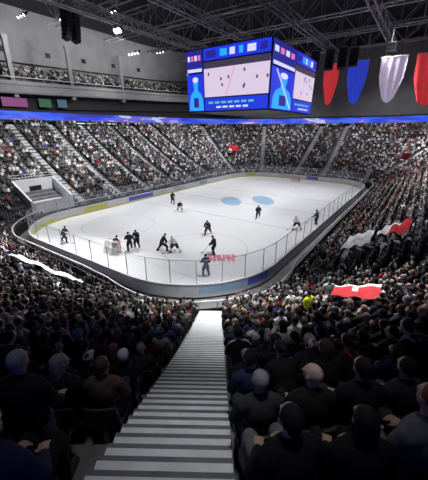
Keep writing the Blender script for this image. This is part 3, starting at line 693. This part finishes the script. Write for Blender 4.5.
# ------------------------------------------------------------------ far crowd: one uncountable mass
def lowpoly(pose, hi=True):
    """list of (verts, faces, kind) kind 0 coat 1 skin 2 hair 3 trousers"""
    parts = []
    def bmp(fn, kind):
        bm = bmesh.new(); fn(bm); bm.verts.ensure_lookup_table()
        parts.append(([tuple(v.co) for v in bm.verts], [tuple(v.index for v in f.verts) for f in bm.faces], kind)); bm.free()
    H = (.03, 0, 1.22)
    bmp(lambda b: bmesh.ops.create_icosphere(b, subdivisions=1 if not hi else 2, radius=1, matrix=Matrix.Translation(H) @ Matrix.Diagonal((.1, .08, .12, 1))), 1)
    bmp(lambda b: bmesh.ops.create_icosphere(b, subdivisions=1 if not hi else 2, radius=1, matrix=Matrix.Translation((-.005, 0, 1.255)) @ Matrix.Diagonal((.105, .093, .105, 1))), 2)
    # torso loft
    rings = [(0, .47, .13, .17), (-.01, .7, .13, .17), (-.01, .93, .13, .22), (0, 1.04, .09, .17), (.01, 1.1, .05, .06)]; n = 8; vs = []
    for cx, z, rx, ry in rings: vs += [(cx + rx * math.cos(2 * PI * i / n), ry * math.sin(2 * PI * i / n), z) for i in range(n)]
    fs = [(j * n + i, j * n + (i + 1) % n, (j + 1) * n + (i + 1) % n, (j + 1) * n + i) for j in range(4) for i in range(n)] + [tuple(range(4 * n, 5 * n))]
    parts.append((vs, fs, 0))
    def limb(a, b, ra, rb_, kind):
        m = MB(); m.bar(a, b, ra, 5, rb_); parts.append((m.v, m.f, kind))
    for q_ in (-1, 1):
        limb((0, q_ * .1, .52), (.43, q_ * .13, .52), .09, .065, 3); limb((.43, q_ * .13, .54), (.4, q_ * .13, .03), .06, .045, 3)
        if pose == 1: limb((0, q_ * .2, 1.0), (.08, q_ * .3, 1.22), .055, .04, 0); limb((.08, q_ * .3, 1.22), (.12, q_ * .26, 1.45), .042, .035, 0); limb((.12, q_ * .26, 1.45), (.13, q_ * .25, 1.55), .03, .035, 1)
        elif pose == 2: limb((0, q_ * .2, 1.0), (.2, q_ * .24, .8), .055, .045, 0); limb((.2, q_ * .24, .8), (.34, q_ * .06, .95), .042, .035, 0); limb((.34, q_ * .06, .95), (.37, q_ * .03, 1.05), .03, .035, 1)
        else: limb((0, q_ * .2, 1.0), (.04, q_ * .26, .75), .055, .045, 0); limb((.04, q_ * .26, .75), (.25, q_ * .12, .66), .042, .035, 0); limb((.25, q_ * .12, .66), (.33, q_ * .08, .63), .03, .035, 1)
    V = np.concatenate([np.array(p[0], float) for p in parts]); K = np.concatenate([np.full(len(p[0]), p[2]) for p in parts])
    F = []; n0 = 0
    for p in parts: F += [tuple(i + n0 for i in f_) for f_ in p[1]]; n0 += len(p[0])
    return V, K, F
LP = {(h, q_): lowpoly(q_, h) for h in (0, 1) for q_ in (0, 1, 2)}
rc = random.Random(5)
def tint(x, y, z):
    red = REDZ(x, y); white_end = False
    r_ = rc.random()
    if red and r_ < (.30 if -20 < x < 12 and y < -18 else .18):
        c = rc.choice([(.34, .03, .05), (.50, .24, .27), (.6, .5, .52), (.2, .03, .05), (.45, .2, .23), (.6, .57, .58)])
    elif x < -33 and y > 2 and r_ < .35: c = rc.choice([(.5, .04, .08), (.6, .3, .34), (.7, .68, .68)])
    else:
        g = rc.choices([.012, .03, .07, .16, .36, .68], [25, 23, 17, 14, 12, 9] if not (y > 15 or x > 30) else [16, 16, 16, 17, 18, 17])[0] * rc.uniform(.8, 1.2)
        c = (g, g, g * 1.04) if rc.random() < .93 else (g * 1.1, g, g * .9)
        if rc.random() < .035: c = rc.choice([(.4, .03, .05), (.05, .08, .35), (.3, .1, .03)])
    hair = rc.choice([(.012, .01, .009), (.03, .02, .014), (.05, .03, .02), (.22, .16, .1), (.02, .02, .02)]) if rc.random() < .86 else rc.choice([(.5, .5, .5), (.4, .03, .05), (.02, .02, .03)])
    sk = rc.choice(SK); tr_ = rc.choice([(.012, .012, .014), (.03, .03, .05), (.02, .02, .02), (.09, .09, .1)])
    return c, sk, hair, tr_
VV = []; FF = []; CC = []; nv = 0; ncrowd = 0
def add_crowd(x, y, z, nx, ny, hi):
    global nv, ncrowd
    q_ = rc.choices((0, 1, 2), (80, 4, 16))[0]; V, K, F = LP[(hi, q_)]
    a = math.atan2(-ny, -nx) + rc.uniform(-.2, .2); ca_, sa_ = math.cos(a), math.sin(a); sc = rc.uniform(.9, 1.06)
    stand = .25 if rc.random() < .03 else 0
    W = np.empty_like(V); W[:, 0] = (V[:, 0] * ca_ - V[:, 1] * sa_) * sc + x; W[:, 1] = (V[:, 0] * sa_ + V[:, 1] * ca_) * sc + y; W[:, 2] = V[:, 2] * sc + z + stand * (V[:, 2] > .4)
    c = np.array(tint(x, y, z)); g_ = c[1:3].mean(1, keepdims=True); c[1:3] = c[1:3] * .45 + g_ * .5; col = np.ones((len(V), 4)); col[:, :3] = c[K]
    VV.append(W); CC.append(col); FF.extend([tuple(i + nv for i in f_) for f_ in F]); nv += len(V); ncrowd += 1
seatpts = []
for (k, x, y, z, nx, ny, *_) in places + crowd_pts:
    if clear(x, y) or near_aisle(x, y): continue
    rt, de, px, py, fw_ = proj(x, y, z + 1)
    d = math.hypot(x - CAM[0], y - CAM[1])
    if not (fw_ > 0 and abs(rt) < fw_ * 1.15 + 2): continue
    seatpts.append((x, y, z, nx, ny))
    occ = .93 if d < 40 else .86
    if y > 9 and x < -24 and k < 6: occ = .18
    elif y > 15 and x < 0 and k < 2: occ = .5
    if rc.random() > occ: continue
    add_crowd(x + nx * rc.uniform(-.06, .06), y + ny * rc.uniform(-.06, .06), z, nx, ny, 1 if d < 24 else 0)
# upper deck spectators
for k in range(8):
    o = OR + .7 + .75 * k + .4
    for i in range(int(90 / .6)):
        x = -34 + i * .6; 
        if abs(x) > 21.5:
            dx = abs(x) - 21.5
            if dx > (RC + o) * .8: continue
            y = 7 + math.sqrt((RC + o) ** 2 - dx * dx)
        else: y = 7 + RC + o
        if rc.random() < .8: add_crowd(x + rc.uniform(-.1, .1), y, 20 + .34 * k + zf(x), 0, 1, 0)
print('crowd', ncrowd, nv)
me = bpy.data.meshes.new('crowd'); me.from_pydata(np.concatenate(VV).tolist(), [], FF); me.materials.append(M['crowd'])
at = me.color_attributes.new('tint', 'FLOAT_COLOR', 'POINT'); at.data.foreach_set('color', np.concatenate(CC).ravel().astype(np.float32))
me.polygons.foreach_set('use_smooth', [True] * len(me.polygons)); me.update()
cr_ = bpy.data.objects.new('crowd', me); COL.objects.link(cr_); tag(cr_, 'dense crowd of seated hockey fans filling the stands around the rink', 'crowd', kind='stuff')
del VV, FF, CC
sb = MB()
for (x, y, z, nx, ny) in seatpts:
    a = math.atan2(-ny, -nx); c_, s_ = math.cos(a), math.sin(a)
    P_ = lambda u, v, w_: (x + u * c_ - v * s_, y + u * s_ + v * c_, z + w_)
    sb.add([P_(-.19, -.22, .42), P_(-.19, .22, .42), P_(-.26, .2, .84), P_(-.26, -.2, .84), P_(.24, -.21, .42), P_(.24, .21, .42)], [(0, 1, 2, 3), (0, 4, 5, 1)])
tag(sb.build('seat_rows', M['seat']), 'rows of black arena seats under the crowd around the bowl', 'seats', kind='stuff')

def terr(x, y):
    k = max(0, int((offset_of(x, y) - O0) / TREAD)); return row_z(k)
# steward and other standing fans
V_ = lambda x, y: math.atan2(-7 - y, -21.5 - x)
def vest(e):
    o = [c for c in e.children if c.name.startswith('jacket')][0]; o.name = 'safety_vest'; return o
e = person((-31.6, -21.3, terr(-31.6, -21.3)), R(60), 8, 'yellow', 'black', 'cap', 'dark', 0, 'standing steward in bright yellow vest and dark cap beside the red flag', None, 1.0, None, 'black'); vest(e)
person((-29.3, -21.6, terr(-29.3, -21.6)), R(40), 8, 'white', 'white', 'cap', 'fair', 1, 'standing person in white clothes with green cap and scarf left of the red flag', None, 1.08, 'green', 'green')
person((-31.3, -20.4, terr(-31.3, -20.4)), R(50), 8, 'white', 'navy', 'hair_short', 'grey', 1, 'standing person in white jacket, grey hair, left of the yellow vested steward', None, 1.0)
person((-32.7, -20.9, terr(-32.7, -20.9)), R(50), 0, 'white', 'navy', 'hair_short', 'fair', 1, 'person in white jacket seated behind and left of the yellow vested steward', None, 1.0)
person((-30.4, -20.6, terr(-30.4, -20.6)), R(50), 0, 'white', 'navy', 'beanie', 'fair', 1, 'person in white jacket and white beanie seated ahead of the yellow vested steward', None, 1.0, None, 'white')
def flag(name, label, P, mats, bands, amp=.06, cat='flag'):
    """cloth over four corners P (uv 00,10,11,01); bands: (u0,u1,v0,v1,matindex) overrides"""
    P = [Vector(p) for p in P]; c0 = sum(P, Vector()) / 4; e = empty(name, c0); tag(e, label, cat)
    nu, nv_ = 24, 12
    def pt(u, v): return (P[0] * (1 - u) + P[1] * u) * (1 - v) + (P[3] * (1 - u) + P[2] * u) * v - c0 + Vector((0, 0, amp * math.sin(u * 15 + v * 3) + amp * .6 * math.sin(v * 9 + u * 4)))
    groups = {}
    for i in range(nu):
        for j in range(nv_):
            mi = 0
            for (u0, u1, v0, v1, m_) in bands:
                if u0 <= (i + .5) / nu <= u1 and v0 <= (j + .5) / nv_ <= v1: mi = m_
            groups.setdefault(mi, []).append((i, j))
    b_ = MB(); b_.v = [tuple(pt(i / nu, j / nv_)) for j in range(nv_ + 1) for i in range(nu + 1)]
    for mi, L in groups.items():
        for i, j in L: b_.f.append((j * (nu + 1) + i, j * (nu + 1) + i + 1, (j + 1) * (nu + 1) + i + 1, (j + 1) * (nu + 1) + i)); b_.mi.append(mi)
    b_.build('cloth', [M[m] for m in mats], e, True)
    h = MB(); h.bar(pt(0, 0) + Vector((0, 0, -.15)), pt(0, 1) + Vector((0, 0, .05)), .015, 6); h.build('pole', M['wood'], e)
    return e
flag('flag', 'red flag with white stripe spread over heads right of the steward', [(-32.9, -22.4, 6.0), (-32.9, -23.9, 6.35), (-30.5, -23.85, 5.85), (-30.5, -22.1, 5.2)], ['red', 'white'], [(0, 1, .86, 1, 1), (.42, .55, .45, 1, 1)], .035)
flag('flag', 'large red and white flag held over the red shirted fans at right', [(-18.0, -22.4, 3.95), (-19.15, -24.37, 4.9), (-15.46, -24.45, 5.1), (-15.5, -22.8, 4.2)], ['red', 'white'], [(0, .3, 0, 1, 1), (.3, .6, .7, 1, 1)], .12)
flag('fan_banner', 'big plain white banner spread over the front rows at right', [(-19.7, -20.2, 2.75), (-19.7, -22.1, 3.75), (-15.6, -22.0, 3.75), (-15.7, -20.2, 2.75)], ['white', 'rail'], [(.2, .8, .45, .55, 1)], .1, 'banner')
flag('fan_banner', 'long white banner held along the front rows of the near left stand', [(-35.6, -1.0, 3.25), (-34.9, -7.9, 3.05), (-34.1, -7.8, 2.6), (-34.6, -.6, 2.7)], ['white', 'rail'], [(.1, .9, .4, .5, 1)], .09, 'banner')
flag('flag', 'small red flag high in the far stand near the bend', [(31.4, 22.2, 6.0), (33.4, 20.3, 6.0), (33.6, 20.6, 7.6), (31.6, 22.5, 7.6)], ['red', 'white'], [(0, .3, 0, .4, 1)], .08)
flag('flag', 'pink and red flag held up at the far right end of the side stand', [(31.2, -18.9, 5.6), (32.4, -21.6, 6.0), (32.6, -21.7, 7.2), (31.4, -19.0, 6.8)], ['red', 'white'], [(0, .5, .3, 1, 1)], .08)
# pale entrance block in the left bend of the far stand
e = empty('entrance_block', (-22.0, 20.8, 0)); tag(e, 'pale concrete entrance block cut into the far stand at left', 'entrance')
q = MB()
for sx in (-2.9, 2.9): q.add([(sx + a * .14, y, z) for a in (-1, 1) for y, z in ((-1.9, 0), (-1.9, 2.4), (2.8, 4.8), (2.8, 0))], [(0, 1, 2, 3), (7, 6, 5, 4), (0, 4, 5, 1), (1, 5, 6, 2), (2, 6, 7, 3)])
q.box((0, 2.9, 3.5), (5.9, .3, 2.6)); q.box((0, -1.8, 1.1), (5.6, .25, 2.2)); q.build('parapet', M['board'], e)
q = MB(); q.box((0, .5, 1.75), (5.5, 4.6, .15)); q.build('landing', M['board'], e)
q = MB(); q.box((0, 2.72, 2.8), (1.7, .06, 1.9)); q.build('doorway', M['black'], e)
q = MB()
for z_ in (5.1, 5.5): q.bar((-2.9, 2.9, z_), (2.9, 2.9, z_), .04, 5)
for x_ in (-2.9, -1, 1, 2.9): q.bar((x_, 2.9, 4.75), (x_, 2.9, 5.5), .035, 5)
q.build('railing', M['rail'], e)

# ------------------------------------------------------------------ goals
def goal(x, dirn, label):
    e = empty('hockey_goal', (x, 0, 0), 0 if dirn > 0 else PI); tag(e, label, 'goal')      # opens towards +x local
    q = MB()
    for y in (-.92, .92): q.bar((0, y, 0), (0, y, 1.22), .04, 8)
    q.bar((0, -.92, 1.22), (0, .92, 1.22), .04, 8); q.build('goal_frame', M['goalred'], e)
    q = MB(); q.bar((0, -.92, .03), (-.7, -1.05, .03), .03, 6); q.bar((-.7, -1.05, .03), (-1.1, -.5, .03), .03, 6); q.bar((-1.1, -.5, .03), (-1.1, .5, .03), .03, 6); q.bar((-1.1, .5, .03), (-.7, 1.05, .03), .03, 6); q.bar((-.7, 1.05, .03), (0, .92, .03), .03, 6)
    q.build('base_frame', M['white'], e)
    q = MB(); lo = [(0, -.92, 0), (-.7, -1.05, 0), (-1.1, -.5, 0), (-1.1, .5, 0), (-.7, 1.05, 0), (0, .92, 0)]; hi = [(0, -.92, 1.2), (-.4, -.92, 1.2), (-.55, -.5, 1.2), (-.55, .5, 1.2), (-.4, .92, 1.2), (0, .92, 1.2)]
    q.add(lo + hi, [(i, i + 1, i + 7, i + 6) for i in range(5)] + [(6, 7, 8, 9, 10, 11)]); q.build('net', M['net'], e)
goal(-26, 1, 'red framed ice hockey goal at the near left end'); goal(26, -1, 'red framed ice hockey goal at the far end')
# ------------------------------------------------------------------ hockey players
def skater(pose):
    b = {'skate': .32, 'stand': .1, 'crouch': .5}[pose]
    hz = {'skate': .93, 'stand': 1.0, 'crouch': .78}[pose]
    hip = Vector((-.05, 0, hz)); sh = hip + Vector((.55 * math.sin(b * 1.5), 0, .55 * math.cos(b * 1.5))); hc = sh + Vector((.1 + b * .1, 0, .25))
    hp, T = head_prims(hc, 0)
    torso = [('e', hip, (.17, .2, .16)), ('c', hip + Vector((0, 0, .1)), .16, sh - Vector((.02, 0, .1)), .2), ('c', sh + Vector((0, .17, 0)), .105, sh + Vector((0, -.17, 0)), .105)]
    legs = []; skates = []; blades = []
    for q_, st in ((-1, 1), (1, -1)):
        h = hip + Vector((0, q_ * .11, -.02)); off_ = {'skate': .28 * st, 'stand': .02, 'crouch': .05}[pose]
        kn = Vector((.12 + off_, q_ * (.2 if pose != 'crouch' else .28), .52 if pose != 'crouch' else .45)); an = Vector((off_ * 1.5 - .06, q_ * (.24 if pose != 'crouch' else .34), .14))
        legs.append((('c', h, .13, kn, .1), ('c', kn, .095, an, .07)))
        skates += [('c', an + Vector((-.04, 0, -.03)), .055, an + Vector((.18, 0, -.05)), .045), ('c', an, .06, an + Vector((0, 0, .06)), .06)]
        blades.append((an + Vector((-.09, 0, -.12)), an + Vector((.24, 0, -.12))))
    arms = []; hands = []; W = []
    for q_ in (-1, 1):
        S0 = sh + Vector((0, q_ * .22, -.03)); E = sh + Vector((.12, q_ * .34, -.3)); w = hip + Vector((.42, q_ * .14 + .05, .08 + (.12 if q_ > 0 else -.12)))
        arms += [('c', S0, .085, E, .07), ('c', E, .068, w, .045)]; W.append(w); hands += hand(w, (w - E), (0, -q_, -.3), -q_, .9)
    infl = lambda L, d: [(p[0], p[1], p[2] + d, p[3], p[4] + d) if p[0] == 'c' else (p[0], p[1], tuple(k + d for k in p[2]), *p[3:]) for p in L]
    up_ = [l[0] for l in legs]; lo_ = [l[1] for l in legs]
    th_ = [('c', l[1], .13, Vector(l[1]).lerp(Vector(l[3]), .85), .125) for l in up_]
    D = {'body': (prim_mesh(hp + [('c', sh, .07, hc, .055)] + infl(torso, -.03) + infl(up_ + lo_, -.03) + infl(arms, -.015) + hands + infl(skates, -.015), .012, .25, 'body'), 'skin'),
         'jersey': (prim_mesh(infl(torso, .02) + infl(arms, .02), .018, .3, 'jersey'), 'fabric'),
         'hockey_pants': (prim_mesh(infl(th_, .02) + [('e', hip - Vector((0, 0, .04)), (.2, .23, .16))], .018, .3, 'hockey_pants'), 'fabric'),
         **{'sock%d' % i: (prim_mesh(infl([l_], .012), .014, .3, 'sock'), 'fabric') for i, l_ in enumerate(lo_)},
         'skates': (prim_mesh(infl(skates, .01), .012, .3, 'skates'), 'fabric'),
         **{'glove%d' % i: (prim_mesh([('e', w + Vector((.03, 0, 0)), (.085, .07, .075)), ('c', w, .06, w - Vector((.08, 0, -.03)), .07)], .014, .4, 'glove'), 'fabric') for i, w in enumerate(W)},
         'helmet': (prim_mesh([('e', T(-.015, 0, .045), (.125, .105, .105)), ('c', T(-.02, -.07, -.03), .045, T(-.02, -.07, .03), .05), ('c', T(-.02, .07, -.03), .045, T(-.02, .07, .03), .05)], .012, .4, 'helmet'), 'fabric')}
    m = MB()
    for a, c in blades: m.add([a + Vector((0, s_, 0)) for s_ in (-.006, .006)] + [c + Vector((0, s_, 0)) for s_ in (-.006, .006)] + [a + Vector((0, s_, .09)) for s_ in (-.006, .006)] + [c + Vector((0, s_, .09)) for s_ in (-.006, .006)], [(0, 2, 3, 1), (0, 4, 6, 2), (1, 3, 7, 5), (4, 5, 7, 6)])
    bl = m.build('blade', M['post']); D['blade'] = (bl.data, 'post'); bpy.data.objects.remove(bl)
    for k, (me, mt) in D.items(): me.materials.clear(); me.materials.append(M[mt])
    return D, W
SKT = {p: skater(p) for p in ('skate', 'stand', 'crouch')}
def player(x, y, rz, pose, jc, pc, label, stick=True, goalie=False):
    D, W = SKT[pose]; e = empty('hockey_player', (x, y, .035), rz); tag(e, label, 'hockey player'); e.scale = (1.04,) * 3
    cols = {'body': SK[0], 'jersey': jc, 'hockey_pants': pc, 'sock': jc, 'skates': (.01, .01, .01), 'glove': pc, 'helmet': pc if sum(jc) < 1 else (.6, .6, .62), 'blade': (.5, .5, .5)}
    for k, (me, mt) in D.items(): k = k.rstrip('01'); o = bpy.data.objects.new(k, me); COL.objects.link(o); o.parent = e; o.color = (*cols[k], 1)
    if goalie:
        for q_ in (-1, 1): q = MB(); q.box((.22, q_ * .34, .42), (.14, .3, .8), 0, 0, -.15); q.box((.3, q_ * .34, .1), (.16, .32, .16)); q.build('leg_pad', M['white'], e)
    if stick:
        t = empty('hockey_stick', (x, y, .035), rz); tag(t, 'stick of the ' + label, 'hockey stick')
        a, c = W[1] * 1.04, W[0] * 1.04; a = a + Vector((.05, 0, 0)); c = c + Vector((.05, 0, 0)); d = (c - a).normalized(); foot = a + d * ((a.z - .03) / -d.z) if d.z < -.05 else c + Vector((.5, -.3, -c.z + .03))
        if (foot - a).length > 1.7: foot = Vector((1.05, -.45, .03))
        q = MB(); q.bar(a - d * .15, foot, .016, 6); q.build('shaft', M['wood'], t); q = MB(); q.box(foot + Vector((.12, .02, .02)), (.3, .02, .07), .2); q.build('blade', M['black'], t)
    return e
DK = (.02, .022, .03); NV = (.02, .03, .09); WH = (.6, .6, .62); RD = (.35, .03, .04)
PL = [(-27.6, 6.7, -60, 'skate', DK, DK, 'dark clad player at the far left of the ice', 1, 0), (-26.2, -.2, 10, 'crouch', DK, DK, 'crouching goalkeeper in the near left goal', 1, 1),
      (-25.0, -1.1, 60, 'skate', DK, DK, 'dark player just in front of the near goal, left of two'), (-24.1, -1.2, 200, 'stand', NV, DK, 'dark player just in front of the near goal, right of two'),
      (-23.3, -4.1, -30, 'skate', DK, DK, 'dark player lunging right of the near goal'), (-22.8, -5.4, 160, 'skate', WH, DK, 'white shirted player facing the lunging dark player'),
      (-16.6, -5.0, 200, 'skate', DK, DK, 'dark player left of centre of the ice, above the red print'), (-21.0, -8.9, 130, 'stand', DK, DK, 'dark player standing by the red print on the ice'),
      (-6.8, -6.6, 210, 'skate', DK, NV, 'dark player just below the blue ice logos'), (-10.2, 5.0, 230, 'crouch', DK, WH, 'crouching player in the far left part of the ice'),
      (-7.2, 9.2, 250, 'stand', DK, DK, 'dark player standing near the far long boards'), (-8.8, -13.0, 150, 'skate', WH, DK, 'pale shirted player beside the near right boards'),
      (-5.2, -14.3, 120, 'stand', DK, DK, 'dark player close to the near right boards'), (-25.2, -11.0, 45, 'stand', NV, NV, 'navy player standing at the near corner boards')]
for a in PL: player(a[0], a[1], R(a[2]), *a[3:6], a[6], True, bool(a[8]) if len(a) > 8 else False)

# ------------------------------------------------------------------ lights
def area(loc, size, power, target=None, spread=120, color=(1, 1, 1), sy=None):
    l = bpy.data.lights.new('area_lamp', 'AREA'); l.shape = 'RECTANGLE'; l.size = size; l.size_y = sy or size; l.energy = power; l.spread = R(spread); l.color = color
    o = bpy.data.objects.new('area_lamp', l); COL.objects.link(o); o.location = loc
    d = Vector(target or (loc[0], loc[1], 0)) - Vector(loc); o.rotation_euler = d.to_track_quat('-Z', 'Y').to_euler(); return o
for x in (-20, -7, 7, 20):
    for y in (-17, 17): area((x * 1.15, y, 27.5), 3, 820, (x * .95, y * .35, 0), 70)
for x in (-15, 5, 25): area((x, 14, 27), 3, 2600, (x, 30, 5), 90)
for y in (-11, 11): area((37, y, 26.5), 3, 1500, (47, y * 1.3, 5), 110)
for x in (32, 12, -8): area((x, -14, 27), 3, (2100 if x > 20 else 3300) if x > 0 else 1700, (x + 2, -29, 4), 70)
area((-16, 9, 27), 3, 3200, (-37, 1, 3), 52)  # added lamp without a fixture, brightens the near left stand
area((-14, 14, 27), 3, 1200, (-34, 22, 4), 70)
area((-12, 30, 26), 3, 800, (-12, 47, 28.5), 120)
area((4, 30, 26), 3, 800, (4, 47, 28.5), 120)
area((20, 30, 27), 3, 700, (20, 47, 29.5), 120)
area((36, -6, 18), 20, 160, (56, -6, 22), 140, sy=6)
area((-33, -19, 27), 2.5, 520, (-30.6, -15.9, 1), 30)  # added unseen lamp for the outer board faces and the stair foot
area((-41.0, -23.0, 25), 1.5, 9, (-40.6, -22.6, 7), 17)  # added fill lamp over the upper steps of the near aisle
area((-37.0, -20.4, 25), 1.5, 20, (-36.6, -20.0, 5), 17)  # second added fill, over the steps farther down the near aisle
area((-22, -13, 27), 2.5, 420, (-30, -23, 6), 34)  # added lamp, no fixture built, lifts the red flag and steward
w_ = bpy.data.worlds.new('world'); SC.world = w_; w_.use_nodes = True; w_.node_tree.nodes['Background'].inputs[0].default_value = (.45, .45, .47, 1); w_.node_tree.nodes['Background'].inputs[1].default_value = .02
SC.cycles.max_bounces = 5; SC.cycles.transparent_max_bounces = 12
